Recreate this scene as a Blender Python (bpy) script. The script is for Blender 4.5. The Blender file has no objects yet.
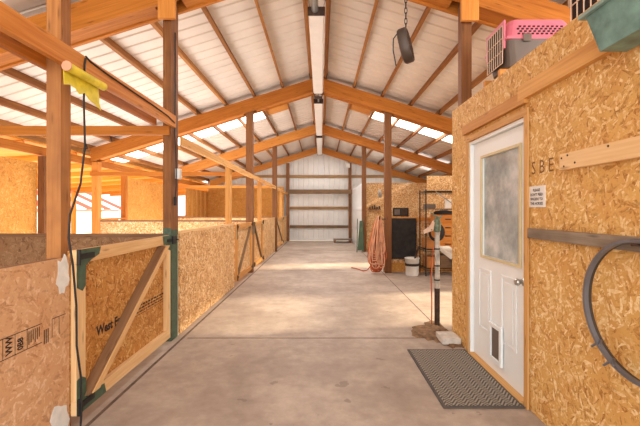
import bpy, bmesh, math, random
from mathutils import Vector, Matrix
R = math.radians
random.seed(7)
C = bpy.context.scene.collection
scene = bpy.context.scene

# ------------------------------------------------------------------ colour / materials
def lin(h):
    h = h.lstrip('#')
    v = [int(h[i:i+2], 16)/255 for i in (0, 2, 4)]
    return tuple((c/12.92 if c <= 0.04045 else ((c+0.055)/1.055)**2.4) for c in v) + (1.0,)

class N:
    def __init__(s, name):
        s.m = bpy.data.materials.new(name); s.m.use_nodes = True
        s.t = s.m.node_tree; s.t.nodes.clear()
        s.out = s.add('ShaderNodeOutputMaterial'); s.b = s.add('ShaderNodeBsdfPrincipled')
        s.link(s.b.outputs[0], s.out.inputs[0])
    def add(s, ty, **kw):
        n = s.t.nodes.new(ty)
        for k, v in kw.items(): setattr(n, k, v)
        return n
    def link(s, a, b): s.t.links.new(a, b)
    def setin(s, sock, v):
        if hasattr(v, 'is_output'): s.link(v, sock)
        else: sock.default_value = v
    def math(s, op, a, b=0.0, c=0.0):
        n = s.add('ShaderNodeMath', operation=op)
        s.setin(n.inputs[0], a); s.setin(n.inputs[1], b); s.setin(n.inputs[2], c)
        return n.outputs[0]
    def mix(s, f, a, b, blend='MIX'):
        n = s.add('ShaderNodeMix', data_type='RGBA', blend_type=blend)
        s.setin(n.inputs[0], f); s.setin(n.inputs[6], a); s.setin(n.inputs[7], b)
        return n.outputs[2]
    def fmix(s, f, a, b):
        n = s.add('ShaderNodeMix', data_type='FLOAT')
        s.setin(n.inputs[0], f); s.setin(n.inputs[2], a); s.setin(n.inputs[3], b)
        return n.outputs[0]
    def ramp(s, f, stops):
        n = s.add('ShaderNodeValToRGB'); e = n.color_ramp.elements
        while len(e) < len(stops): e.new(0.5)
        for el, (p, c) in zip(e, stops): el.position = p; el.color = c
        s.setin(n.inputs[0], f); return n.outputs[0]
    def mapping(s, vec, scale=(1,1,1), rot=0.0, loc=(0,0,0)):
        n = s.add('ShaderNodeMapping'); s.link(vec, n.inputs[0])
        n.inputs[1].default_value = loc; n.inputs[2].default_value = (0,0,rot); n.inputs[3].default_value = scale
        return n.outputs[0]
    def noise(s, vec, scale, detail=4, rough=0.55, out=0):
        n = s.add('ShaderNodeTexNoise'); s.link(vec, n.inputs['Vector'])
        n.inputs['Scale'].default_value = scale; n.inputs['Detail'].default_value = detail
        n.inputs['Roughness'].default_value = rough
        return n.outputs[out]
    def bump(s, h, strength=0.3, dist=0.004):
        n = s.add('ShaderNodeBump'); n.inputs['Strength'].default_value = strength
        n.inputs['Distance'].default_value = dist; s.link(h, n.inputs['Height'])
        s.link(n.outputs[0], s.b.inputs['Normal'])
    def uv(s): return s.add('ShaderNodeUVMap', uv_map='UVMap').outputs[0]
    def uvr(s):      # uv shifted per object so that copies of one mesh differ
        u = s.uv(); r = s.add('ShaderNodeObjectInfo').outputs['Random']
        v = s.add('ShaderNodeVectorMath', operation='ADD'); s.link(u, v.inputs[0])
        c = s.add('ShaderNodeCombineXYZ'); s.link(s.math('MULTIPLY', r, 37.0), c.inputs[0]); s.link(s.math('MULTIPLY', r, 91.0), c.inputs[1])
        s.link(c.outputs[0], v.inputs[1]); return v.outputs[0], r

MAT = {}
def plain(name, h, rough=0.6, metal=0.0, var=0.12, scale=6.0, bump=0.0, spec=0.4):
    n = N(name); c = lin(h)
    g = n.add('ShaderNodeNewGeometry').outputs['Position']
    f = n.noise(g, scale, 5)
    dk = tuple(x*(1-var*1.6) for x in c[:3])+(1,); lt = tuple(min(1, x*(1+var)) for x in c[:3])+(1,)
    n.link(n.ramp(f, [(0.3, dk), (0.7, lt)]), n.b.inputs['Base Color'])
    n.b.inputs['Roughness'].default_value = rough; n.b.inputs['Metallic'].default_value = metal
    n.b.inputs['Specular IOR Level'].default_value = spec
    if bump: n.bump(n.noise(g, scale*8, 4), bump)
    MAT[name] = n.m; return n.m

def osb(name, dark, mid, light, flake=1.0, contrast=1.0):
    n = N(name); uv, r = n.uvr()
    # warp
    w = n.noise(uv, 5.0, 2, out=1)
    vm = n.add('ShaderNodeVectorMath', operation='MULTIPLY_ADD')
    n.link(w, vm.inputs[0]); vm.inputs[1].default_value = (0.05,)*3; n.link(uv, vm.inputs[2])
    uw = vm.outputs[0]
    cur = pri = None
    for k, (ang, sx, sy) in enumerate([(12, 8, 34), (63, 9, 40), (-34, 8, 36), (98, 10, 38), (-72, 7, 30), (38, 12, 50)]):
        mp = n.mapping(uw, (1,1,1), R(ang), (k*3.7, k*1.9, 0))
        mp = n.mapping(mp, (sx/flake, sy/flake, 1))
        v = n.add('ShaderNodeTexVoronoi', voronoi_dimensions='2D', feature='F1'); n.link(mp, v.inputs['Vector']); v.inputs['Scale'].default_value = 1.0
        sp = n.add('ShaderNodeSeparateColor'); n.link(v.outputs['Color'], sp.inputs[0])
        # grain inside a strand
        gr = n.noise(n.mapping(mp, (0.35, 5, 1)), 2.0, 2)
        val = n.math('ADD', sp.outputs[0], n.math('MULTIPLY', n.math('SUBTRACT', gr, 0.5), 0.5))
        if cur is None: cur, pri = val, sp.outputs[1]
        else:
            gt = n.math('GREATER_THAN', sp.outputs[1], pri)
            cur = n.fmix(gt, cur, val); pri = n.math('MAXIMUM', sp.outputs[1], pri)
    blot = n.noise(uv, 1.7, 3)
    tot = n.math('ADD', n.math('MULTIPLY', n.math('SUBTRACT', cur, 0.5), contrast), n.math('MULTIPLY_ADD', n.math('SUBTRACT', blot, 0.5), 0.5, 0.5))
    fine = n.noise(uv, 70, 4, 0.65)
    tot = n.math('ADD', tot, n.math('MULTIPLY', n.math('SUBTRACT', fine, 0.5), 0.75))
    col = n.ramp(tot, [(0.02, lin(dark)), (0.34, lin(mid)), (0.62, lin(mid)), (0.98, lin(light))])
    hue = n.noise(n.mapping(uv, (1, 1, 1), 0, (3, 8, 0)), 6.0, 4)
    col = n.mix(n.math('MULTIPLY', n.ramp(hue, [(0.45, (0,0,0,1)), (0.7, (1,1,1,1))]), 0.22), col, lin('#e0a040'), 'MULTIPLY')
    # dark chips
    ch = n.add('ShaderNodeTexVoronoi', voronoi_dimensions='2D'); n.link(n.mapping(uw, (14, 38, 1), 0.5), ch.inputs['Vector']); ch.inputs['Scale'].default_value = 1.0
    cs = n.add('ShaderNodeSeparateColor'); n.link(ch.outputs['Color'], cs.inputs[0])
    chip = n.math('MULTIPLY', n.math('GREATER_THAN', cs.outputs[2], 0.955), n.math('LESS_THAN', ch.outputs['Distance'], 0.33))
    col = n.mix(n.math('MULTIPLY', chip, 0.22), col, tuple(x*0.35 for x in lin(dark)[:3])+(1,))
    n.link(col, n.b.inputs['Base Color']); n.b.inputs['Roughness'].default_value = 0.7
    n.b.inputs['Specular IOR Level'].default_value = 0.25
    n.bump(cur, 0.25, 0.003); MAT[name] = n.m

def wood(name, dark, light, stain=None, rough=0.65, knots=True, var=0.35):
    n = N(name); uv, r = n.uvr()
    f = n.noise(n.mapping(uv, (0.9, 22, 1)), 2.2, 4, 0.6)
    f2 = n.noise(n.mapping(uv, (0.5, 5, 1)), 1.5, 2)
    t = n.math('ADD', n.math('MULTIPLY', f, 0.65), n.math('MULTIPLY', f2, 0.35))
    t = n.math('ADD', t, n.math('MULTIPLY', n.math('SUBTRACT', r, 0.5), var))
    col = n.ramp(t, [(0.3, lin(dark)), (0.68, lin(light))])
    if knots:
        v = n.add('ShaderNodeTexVoronoi', voronoi_dimensions='2D'); n.link(n.mapping(uv, (1.6, 9, 1)), v.inputs['Vector']); v.inputs['Scale'].default_value = 1.0
        k = n.ramp(v.outputs['Distance'], [(0.02, (1,1,1,1)), (0.09, (0,0,0,1))])
        col = n.mix(n.math('MULTIPLY', k, 0.6), col, tuple(x*0.4 for x in lin(dark)[:3])+(1,))
    if stain:
        s = n.noise(uv, 2.4, 4); m = n.math('MULTIPLY', n.ramp(s, [(0.45, (0,0,0,1)), (0.68, (1,1,1,1))]), 0.55)
        col = n.mix(m, col, lin(stain))
    n.link(col, n.b.inputs['Base Color']); n.b.inputs['Roughness'].default_value = rough
    n.b.inputs['Specular IOR Level'].default_value = 0.3
    n.bump(f, 0.15, 0.002); MAT[name] = n.m

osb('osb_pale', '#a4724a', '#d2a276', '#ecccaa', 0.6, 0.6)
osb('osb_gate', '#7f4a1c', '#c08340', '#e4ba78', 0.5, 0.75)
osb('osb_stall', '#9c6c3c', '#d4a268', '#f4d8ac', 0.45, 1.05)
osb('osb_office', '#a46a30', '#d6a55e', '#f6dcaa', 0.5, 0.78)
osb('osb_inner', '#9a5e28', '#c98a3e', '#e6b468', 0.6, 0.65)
osb('osb_shaded', '#6a4830', '#94704e', '#b08c68', 0.6, 0.7)  # darker chipboard: the nearest divider's shade is put into its colour
wood('beam', '#985414', '#c97d2e', var=0.2)
wood('beam_bright', '#bb6c24', '#e09a4a', var=0.2)
wood('post_wood', '#6a4022', '#a26a38', '#5a3820', var=0.1)
wood('post_orange', '#8c5428', '#bd7f44', '#7a4a2a', var=0.05)
wood('dark_post', '#5e3a20', '#8d5a30', var=0.15)
wood('purlin', '#7d4a20', '#b47a3c', var=0.3)
wood('fresh', '#d09a5c', '#ecc692', var=0.2)
wood('fresh_orange', '#bd7e3a', '#e0a860', var=0.2)
wood('casing', '#b9803f', '#dcab6c', var=0.1)
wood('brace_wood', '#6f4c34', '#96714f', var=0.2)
wood('weathered', '#6a5a4a', '#9c8a76', '#5a4a3c', var=0.1)
wood('girt', '#7d5a36', '#b08a58', var=0.2)
wood('old_girt', '#5f4630', '#8e6f4e', '#4a3524', var=0.2)
wood('leanto_wood', '#cf7a1e', '#f7b04a', var=0.3)
plain('white_metal', '#e2ddd6', 0.45, var=0.05, scale=2)
plain('roof_metal', '#e3d4c4', 0.5, var=0.06, scale=1.2)
plain('white_paint', '#eef0ee', 0.35, var=0.03, scale=2)
plain('off_white', '#d9d2c6', 0.5, var=0.06)
plain('splash_white', '#e9e6e0', 0.7, var=0.08, scale=20)
plain('green_paint', '#4a5e4a', 0.55, var=0.2, scale=25)
plain('black_metal', '#22211f', 0.45, var=0.2, scale=20)
plain('black_rubber', '#2c2826', 0.75, var=0.3, scale=9)
plain('mat_edge', '#57504a', 0.8, var=0.15)
plain('ink', '#3a2a20', 0.9, var=0.2, scale=60)
plain('ink_soft', '#8a5c34', 0.9, var=0.25, scale=60)
plain('rust_metal', '#4a352a', 0.6, 0.3, var=0.4, scale=20)
plain('grey_metal', '#9a9893', 0.4, 0.6, var=0.1)
plain('pipe_metal', '#b8b0a4', 0.5, 0.2, var=0.25, scale=14)
plain('green_brass', '#72806a', 0.5, 0.3, var=0.3, scale=30)
plain('yellow_paper', '#e6cf3a', 0.6, var=0.12, scale=18)
plain('pink_end', '#d89a78', 0.7, var=0.1)
plain('pink_plastic', '#da7484', 0.4, var=0.08)
plain('grey_plastic', '#6b5d52', 0.5, var=0.1)
plain('tan_plastic', '#b79a80', 0.5, var=0.08)
plain('dark_hole', '#2a1a18', 0.8, var=0.1)
plain('teal_plastic', '#70938a', 0.4, var=0.3, scale=9)
plain('teal_rim', '#8aa59c', 0.4, var=0.15)
plain('bucket_white', '#dedad2', 0.45, var=0.06)
plain('orange_hose', '#c8602e', 0.5, var=0.25)
plain('peach_hose', '#dda27c', 0.5, var=0.15)
plain('rim_steel', '#7b7e88', 0.4, 0.55, var=0.15)
plain('rim_dark', '#4b4138', 0.5, 0.2, var=0.2)
plain('dirt', '#8a6a4c', 0.95, var=0.35, scale=22, bump=0.8)
plain('cement', '#d2c8bb', 0.85, var=0.12, scale=16, bump=0.3)
plain('gravel', '#b8aa98', 0.95, var=0.2, scale=5)
plain('joint', '#6e5a4a', 0.95, var=0.3, scale=8)
plain('red_roof', '#c8432c', 0.6, var=0.1)
plain('paper', '#e4ded6', 0.8, var=0.04)
plain('green_tarp', '#4a6046', 0.5, var=0.2, scale=8)
plain('flesh_paper', '#e0bfa4', 0.7, var=0.1)
plain('cardboard', '#b5743a', 0.8, var=0.15)
plain('frame_yellow', '#d9c79a', 0.5, var=0.08)
plain('brass', '#b8b4ac', 0.3, 0.8, var=0.05)
plain('lamp_white', '#efe6dc', 0.5, var=0.03)

def m_floor():
    n = N('concrete'); g = n.add('ShaderNodeNewGeometry').outputs['Position']
    a = n.noise(g, 0.7, 5, 0.6); b = n.noise(g, 9, 6, 0.65); c = n.noise(n.mapping(g, (1,1,1), 0, (5,3,0)), 2.4, 6, 0.7)
    t = n.math('ADD', n.math('MULTIPLY', a, 0.45), n.math('ADD', n.math('MULTIPLY', b, 0.2), n.math('MULTIPLY', c, 0.35)))
    col = n.ramp(t, [(0.32, lin('#877568')), (0.48, lin('#a99686')), (0.62, lin('#c6b4a3'))])
    st = n.noise(n.mapping(g, (1,1,1), 0, (9,2,0)), 5.5, 3, 0.5)
    spot = n.math('MULTIPLY', n.math('GREATER_THAN', st, 0.71), 0.45)
    col = n.mix(spot, col, lin('#6f5f52'))
    n.link(col, n.b.inputs['Base Color']); n.b.inputs['Roughness'].default_value = 0.62
    n.b.inputs['Specular IOR Level'].default_value = 0.35
    n.bump(b, 0.1, 0.003); MAT['concrete'] = n.m
m_floor()

def m_mat():
    n = N('mat_rubber'); uv = n.uv()
    s = n.add('ShaderNodeSeparateXYZ'); n.link(uv, s.inputs[0])
    u, v = s.outputs[0], s.outputs[1]
    p = 0.085
    tri = n.math('ABSOLUTE', n.math('SUBTRACT', n.math('FRACT', n.math('DIVIDE', u, p)), 0.5))
    z = n.math('ADD', v, n.math('MULTIPLY', tri, p*1.3))
    wv = n.math('SINE', n.math('MULTIPLY', z, 2*math.pi/0.036))
    ed = n.math('GREATER_THAN', tri, 0.47)
    h = n.math('MULTIPLY', wv, 1.0)
    col = n.ramp(n.math('MULTIPLY_ADD', h, 0.5, 0.5), [(0.25, lin('#332e2a')), (0.75, lin('#a09484'))])
    col = n.mix(n.math('MULTIPLY', n.noise(uv, 4, 4), 0.35), col, lin('#8b7d6c'))
    n.link(col, n.b.inputs['Base Color']); n.b.inputs['Roughness'].default_value = 0.8
    n.bump(h, 0.5, 0.004); MAT['mat_rubber'] = n.m
m_mat()

def m_glass():
    n = N('dusty_glass'); g = n.add('ShaderNodeNewGeometry').outputs['Position']
    f = n.noise(g, 3.5, 6, 0.65)
    n.link(n.ramp(f, [(0.35, lin('#8f9a9a')), (0.52, lin('#b4bebf')), (0.68, lin('#dde2e2'))]), n.b.inputs['Base Color'])
    n.b.inputs['Roughness'].default_value = 0.12; n.b.inputs['Transmission Weight'].default_value = 0.12
    n.b.inputs['Specular IOR Level'].default_value = 0.8
    MAT['dusty_glass'] = n.m
m_glass()

def m_skylight():
    n = N('skylight_sheet'); n.t.nodes.remove(n.b)
    tr = n.add('ShaderNodeBsdfTranslucent'); tr.inputs[0].default_value = (0.95, 0.95, 0.95, 1)
    em = n.add('ShaderNodeEmission'); em.inputs[0].default_value = (1, 0.97, 0.93, 1); em.inputs[1].default_value = 2.2
    ad = n.add('ShaderNodeAddShader'); n.link(tr.outputs[0], ad.inputs[0]); n.link(em.outputs[0], ad.inputs[1])
    n.link(ad.outputs[0], n.out.inputs[0]); MAT['skylight_sheet'] = n.m
m_skylight()

# ------------------------------------------------------------------ mesh builder
class MB:
    def __init__(s): s.v = []; s.f = []; s.sm = []
    def add(s, vs, fs, M=None, smooth=False):
        o = len(s.v)
        s.v += [tuple(M @ Vector(p)) if M else tuple(p) for p in vs]
        s.f += [tuple(i+o for i in f) for f in fs]; s.sm += [smooth]*len(fs); return s
    def box(s, x0, x1, y0, y1, z0, z1, M=None):
        vs = [(x,y,z) for z in (z0,z1) for y in (y0,y1) for x in (x0,x1)]
        return s.add(vs, [(0,2,3,1),(4,5,7,6),(0,1,5,4),(2,6,7,3),(0,4,6,2),(1,3,7,5)], M)
    def bar(s, a, b, w, h, up=(0,0,1)):
        a = Vector(a); b = Vector(b); d = (b-a); L = d.length; d.normalize()
        u = Vector(up); sd = d.cross(u); sd.normalize(); u2 = sd.cross(d)
        M = Matrix((sd, d, u2)).transposed().to_4x4(); M.translation = a
        return s.box(-w/2, w/2, 0, L, -h/2, h/2, M)
    def tube(s, pts, r, seg=8, caps=True, closed=False):
        pts = [Vector(p) for p in pts]; n = len(pts)
        rr = r if isinstance(r, (list, tuple)) else [r]*n
        vs = []; prev = None
        for i, p in enumerate(pts):
            if closed: t = pts[(i+1) % n]-pts[i-1]
            else: t = pts[min(i+1, n-1)]-pts[max(i-1, 0)]
            t.normalize()
            if prev is None:
                a = Vector((0,0,1)) if abs(t.z) < 0.9 else Vector((1,0,0))
                u = t.cross(a).normalized()
            else:
                u = prev-t*prev.dot(t)
                u = u.normalized() if u.length > 1e-6 else t.orthogonal().normalized()
            prev = u; w = t.cross(u)
            for k in range(seg):
                a = 2*math.pi*k/seg; vs.append(p+(u*math.cos(a)+w*math.sin(a))*rr[i])
        fs = []
        m = n if closed else n-1
        for i in range(m):
            for k in range(seg):
                j = (i+1) % n
                fs.append((i*seg+k, i*seg+(k+1) % seg, j*seg+(k+1) % seg, j*seg+k))
        s.add(vs, fs, None, True)
        if caps and not closed:
            s.add([vs[k] for k in range(seg)], [tuple(range(seg))[::-1]])
            s.add([vs[(n-1)*seg+k] for k in range(seg)], [tuple(range(seg))])
        return s
    def lathe(s, prof, c=(0,0,0), seg=24, axis='z', M=None):
        vs = []; fs = []
        for r, h in prof:
            for k in range(seg):
                a = 2*math.pi*k/seg; p = (r*math.cos(a), r*math.sin(a), h)
                if axis == 'y': p = (p[0], p[2], p[1])
                if axis == 'x': p = (p[2], p[0], p[1])
                vs.append((p[0]+c[0], p[1]+c[1], p[2]+c[2]))
        for i in range(len(prof)-1):
            for k in range(seg):
                fs.append((i*seg+k, i*seg+(k+1) % seg, (i+1)*seg+(k+1) % seg, (i+1)*seg+k))
        return s.add(vs, fs, M, True)
    def poly(s, pts, n, th):          # flat outline extruded by th along n
        n = Vector(n).normalized(); a = [Vector(p) for p in pts]; b = [p+n*th for p in a]; k = len(a)
        return s.add(a+b, [tuple(range(k))[::-1], tuple(range(k, 2*k))]+[(i, (i+1) % k, k+(i+1) % k, k+i) for i in range(k)])
    def build(s, name, mat, parent=None, grain=False, bevel=0.0, base=None, fixn=True):
        me = bpy.data.meshes.new(name)
        xs, ys, zs = zip(*s.v)
        if base is None: base = Vector(((min(xs)+max(xs))/2, (min(ys)+max(ys))/2, min(zs)))
        base = Vector(base)
        me.from_pydata([tuple(Vector(p)-base) for p in s.v], [], s.f); me.update()
        bm = bmesh.new(); bm.from_mesh(me)
        for f, q in zip(bm.faces, s.sm): f.smooth = q
        if fixn: bmesh.ops.recalc_face_normals(bm, faces=bm.faces)
        if bevel: bmesh.ops.bevel(bm, geom=list(bm.edges), offset=bevel, segments=2, affect='EDGES', profile=0.6)
        uvl = bm.loops.layers.uv.new('UVMap')
        for f in bm.faces:
            nn = f.normal; ax = max(range(3), key=lambda i: abs(nn[i]))
            if grain:
                e = max(f.edges, key=lambda e: e.calc_length()); d = (e.verts[1].co-e.verts[0].co).normalized()
                t = nn.cross(d)
                off = ax*1.37
                for l in f.loops: l[uvl].uv = (l.vert.co.dot(d)+off, l.vert.co.dot(t)+off)
            else:
                for l in f.loops:
                    c = l.vert.co+base
                    l[uvl].uv = (c.y, c.z) if ax == 0 else ((c.x, c.z) if ax == 1 else (c.x, c.y))
        bm.to_mesh(me); bm.free()
        me.materials.append(MAT[mat] if isinstance(mat, str) else mat)
        o = bpy.data.objects.new(name, me); C.objects.link(o)
        if parent is not None:
            o.parent = parent; o.location = base-Vector(parent['_w']) ; o['_w'] = tuple(base)
        else:
            o.location = base; o['_w'] = tuple(base)
        return o

def tag(o, label=None, cat=None, group=None, kind=None):
    if label: o['label'] = label
    if cat: o['category'] = cat
    if group: o['group'] = group
    if kind: o['kind'] = kind
    return o
def thing(name, label, cat, loc, group=None):
    o = bpy.data.objects.new(name, None); C.objects.link(o); o.location = loc; o['_w'] = tuple(loc)
    o.empty_display_size = 0.1
    return tag(o, label, cat, group)
def struct(o): o['kind'] = 'structure'; return o
def copy_tree(o, parent=None):
    c = o.copy(); C.objects.link(c)
    if parent is not None: c.parent = parent
    for ch in list(o.children): copy_tree(ch, c)
    return c
def text_into(mb, body, size, org, right, up, align='LEFT', bold=0.0, squash=1.0):
    cu = bpy.data.curves.new('t', 'FONT'); cu.body = body; cu.size = size; cu.align_x = align; cu.offset = bold; cu.resolution_u = 2
    ob = bpy.data.objects.new('t', cu); C.objects.link(ob)
    dg = bpy.context.evaluated_depsgraph_get(); me = bpy.data.meshes.new_from_object(ob.evaluated_get(dg))
    r = Vector(right).normalized(); u = Vector(up).normalized(); org = Vector(org)
    mb.add([org+r*v.co.x*squash+u*v.co.y for v in me.vertices], [tuple(p.vertices) for p in me.polygons])
    bpy.data.objects.remove(ob); bpy.data.curves.remove(cu); bpy.data.meshes.remove(me)

# ------------------------------------------------------------------ dimensions (metres; camera at x=0,y=0 looking +y)
H = 1.38
FR = [-0.3, 3.85, 8.0, 12.15, 16.4]          # frame lines
RX = -0.06                                   # ridge
S = 0.315
XL, XR = -5.15, 5.15
YN, YB = -2.4, 16.5
def zbot(x): return 4.06-S*abs(x-RX)
def ztop(x): return 4.35-S*abs(x-RX)
PUR = 0.13
def zroof(x): return ztop(x)+PUR
LPX, RPX = -1.6, 1.5                          # post rows
PH = 0.075

# ------------------------------------------------------------------ setting
struct(MB().box(XL-0.05, XR+0.05, YN, YB+0.05, -0.2, 0).build('floor', 'concrete'))
struct(MB().box(-60, 60, -40, 80, -0.42, -0.22).build('ground', 'gravel'))
# control joints
struct(MB().box(-1.45, 1.38, 3.853, 3.868, 0, 0.0015).build('trim_1', 'joint'))
struct(MB().box(-1.45, 1.38, 8.29, 8.31, 0, 0.0015).build('trim_2', 'joint'))
struct(MB().box(-1.45, 1.38, 12.5, 12.53, 0, 0.0015).build('trim_3', 'joint'))
struct(MB().box(1.372, 1.384, 3.6, 12.2, 0, 0.0015).build('trim_4', 'joint'))
struct(MB().box(-1.515, -1.49, 0.6, 16.3, 0, 0.002).build('trim_5', 'joint'))
struct(MB().box(1.384, XR, 8.02, 8.035, 0, 0.0015).build('trim_6', 'joint'))

# roof sheets
def roof_part(mb, y0, y1, x0, x1):
    ys = []; y = y0; per = 0.23
    prof = [(0, 0), (0.185, 0), (0.197, 0.02), (0.218, 0.02)]
    while y < y1-1e-4:
        for a, h in prof:
            if y+a < y1: ys.append((y+a, h))
        y += per
    ys.append((y1, 0))
    vs = []; fs = []
    for yy, h in ys:
        vs.append((x0, yy, zroof(x0)+h)); vs.append((x1, yy, zroof(x1)+h))
    for i in range(len(ys)-1): fs.append((2*i, 2*i+1, 2*i+3, 2*i+2))
    mb.add(vs, fs)
SK = [(9.3, 10.05), (13.25, 13.75)]
mb = MB()
EX = 5.55
segs = [(YN, SK[0][0]), (SK[0][1], SK[1][0]), (SK[1][1], YB+0.1)]
for y0, y1 in segs:
    roof_part(mb, y0, y1, RX-EX, RX); roof_part(mb, y0, y1, RX, RX+EX)
for y0, y1 in SK:
    roof_part(mb, y0, y1, RX-1.43, RX); roof_part(mb, y0, y1, RX, RX+1.43)
struct(mb.build('ceiling', 'roof_metal', fixn=False))
k = 1
for y0, y1 in SK:
    for sx in (-1, 1):
        q = MB(); roof_part(q, y0, y1, RX+sx*1.43, RX+sx*EX)
        struct(q.build('window_%d' % k, 'skylight_sheet', fixn=False)); k += 1

# corrugated wall sheet in a vertical plane
def rib_sheet(mb, a, b, z0f, z1f, depth=0.018, axis='x', pos=0.0, sgn=1, per=0.23):
    us = []; u = a
    while u < b-1e-4:
        for d, h in [(0, 0), (0.17, 0), (0.185, depth), (0.21, depth)]:
            if u+d < b: us.append((u+d, h))
        u += per
    us.append((b, 0)); vs = []; fs = []
    for uu, h in us:
        for z in (z0f(uu), z1f(uu)):
            vs.append((uu, pos+sgn*h, z) if axis == 'x' else (pos+sgn*h, uu, z))
    for i in range(len(us)-1): fs.append((2*i, 2*i+2, 2*i+3, 2*i+1))
    mb.add(vs, fs)
mb = MB(); zr = lambda x: zroof(x)-0.0
rib_sheet(mb, XL-0.1, -1.5, lambda x: 0, zr, pos=YB, sgn=1)
rib_sheet(mb, 1.405, XR+0.1, lambda x: 0, zr, pos=YB, sgn=1)
rib_sheet(mb, -1.5, RX, lambda x: 2.2, zr, pos=YB, sgn=1)
rib_sheet(mb, RX, 1.405, lambda x: 2.2, zr, pos=YB, sgn=1)
struct(mb.build('wall_back', 'white_metal', fixn=False))
# right outer wall with two openings for the sun
mb = MB()
def wl(y0, y1, z0, z1, x, th=0.03): mb.box(x, x+th, y0, y1, z0, z1)
OP = [(4.75, 6.45, 0.0, 2.27), (9.25, 10.0, 1.2, 2.42)]
ZE = 2.8
y = YN
for (a, b, z0, z1) in OP:
    wl(y, a, 0, ZE, XR); wl(a, b, z1, ZE, XR)
    if z0 > 0: wl(a, b, 0, z0, XR)
    y = b
wl(y, YB, 0, ZE, XR)
wl(4.75, 6.45, 1.55, 1.93, XR)  # unseen strip added across the opening so its shadow splits the sun patch
struct(mb.build('wall_right', 'white_metal'))
# left outer wall: OSB sheets with openings
mb = MB()
def wleft(y0, y1, z0, z1): mb.box(XL-0.02, XL, y0, y1, z0, z1)
wleft(YN, 6.45, 0, 2.26); wleft(8.05, 9.05, 0, 1.17); wleft(9.25, 12.5, 0, 2.26)
wleft(12.5, 13.55, 0, 1.17); wleft(13.55, YB, 0, 2.26)
struct(mb.build('wall_left', 'osb_inner'))
# back wall liner in the left bays
struct(MB().box(XL+0.005, -1.70, 16.2, 16.22, 0, 2.48).build('wall_back_liner', 'osb_inner'))
# office
OX = 1.45; DY0, DY1, DZ1 = 2.54, 3.437, 2.015     # door leaf
mb = MB(); oz = 2.48
mb.box(OX, OX+0.02, -0.6, DY0-0.04, 0, oz); mb.box(OX, OX+0.02, DY1+0.03, 3.93, 0, oz); mb.box(OX, OX+0.02, DY0-0.04, DY1+0.03, DZ1+0.04, oz)
mb.box(OX+0.02, OX+0.08, 3.89, 3.93, 0, oz)
mb.box(OX+0.08, XR-0.002, 3.91, 3.93, 0, 2.45); mb.box(OX+0.02, XR-0.002, -0.6, -0.58, 0, 2.45)
struct(mb.build('wall_office', 'osb_office'))
struct(MB().box(OX+0.02, XR-0.002, -0.58, 3.60, 2.46, 2.478).build('ceiling_office', 'osb_office'))
# right-hand tack room, beyond the third frame
ty = 12.28
struct(MB().box(1.44, XR-0.002, ty, ty+0.02, 0, 2.35).build('wall_tack_room', 'osb_stall'))
struct(MB().box(1.42, 1.44, ty, 16.25, 0, 2.35).build('wall_tack_side', 'white_paint'))
struct(MB().box(3.07, XR-0.002, 10.3, 10.32, 0, 2.40).build('wall_feed_room', 'osb_stall'))

# ------------------------------------------------------------------ office door (structure)
d = thing('door_1', None, None, (OX, (DY0+DY1)/2, 0)); struct(d)
lx = OX+0.03
lf = MB()
gy0, gy1, gz0, gz1 = 2.64, 3.25, 0.98, 1.86
px = [(2.685, 2.915), (3.085, 3.325)]; pz0, pz1 = 0.30, 0.86
lf.box(lx, lx+0.04, DY0, DY1, 0.02, gz0); lf.box(lx, lx+0.04, DY0, gy0, gz0, gz1); lf.box(lx, lx+0.04, gy1, DY1, gz0, gz1); lf.box(lx, lx+0.04, DY0, DY1, gz1, DZ1)
leaf = lf.build('door_leaf', 'white_paint', d)
fr = MB(); w = 0.024
for (a, b, c, e) in [(gy0-w, gy1+w, gz0-w, gz0), (gy0-w, gy1+w, gz1, gz1+w), (gy0-w, gy0, gz0, gz1), (gy1, gy1+w, gz0, gz1)]:
    fr.box(lx-0.014, lx-0.001, a, b, c, e)
fr.build('pane_frame', 'frame_yellow', leaf, bevel=0.003)
MB().box(lx+0.012, lx+0.018, gy0+0.001, gy1-0.001, gz0+0.001, gz1-0.001).build('pane', 'dusty_glass', leaf)
for (a, b) in px:
    p = MB(); w = 0.022
    for (q, r_, c, e) in [(a, b, pz0, pz0+w), (a, b, pz1-w, pz1), (a, a+w, pz0+w, pz1-w), (b-w, b, pz0+w, pz1-w)]: p.box(lx-0.009, lx-0.0005, q, r_, c, e)
    p.box(lx-0.006, lx-0.0005, a+0.05, b-0.05, pz0+0.05, pz1-0.05)
    p.build('door_panel', 'white_paint', leaf, bevel=0.003)
pd = MB(); a, b, c, e = 2.87, 3.08, 0.11, 0.43
for (q, r_, s_, t_) in [(a, b, c, c+0.035), (a, b, e-0.035, e), (a, a+0.035, c+0.035, e-0.035), (b-0.035, b, c+0.035, e-0.035)]: pd.box(lx-0.03, lx-0.0095, q, r_, s_, t_)
pet = pd.build('pet_door', 'white_paint', leaf, bevel=0.004)
MB().box(lx-0.018, lx-0.0098, a+0.036, b-0.036, c+0.036, e-0.036).build('pet_flap', 'grey_plastic', pet)
kn = MB().lathe([(0.0, -0.062), (0.02, -0.06), (0.027, -0.045), (0.02, -0.03), (0.01, -0.02), (0.012, -0.004), (0.03, -0.003), (0.03, 0)], (lx, 2.60, 0.86), 16, 'x')
kn.build('door_knob', 'brass', leaf)
jm = MB(); jm.box(OX-0.005, OX+0.10, DY1+0.004, DY1+0.03, 0, DZ1+0.03); jm.box(OX-0.005, OX+0.10, DY0-0.03, DY0-0.004, 0, DZ1+0.03); jm.box(OX-0.005, OX+0.10, DY0-0.004, DY1+0.004, DZ1+0.004, DZ1+0.03)
jm.build('door_jamb', 'white_paint', d)
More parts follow.
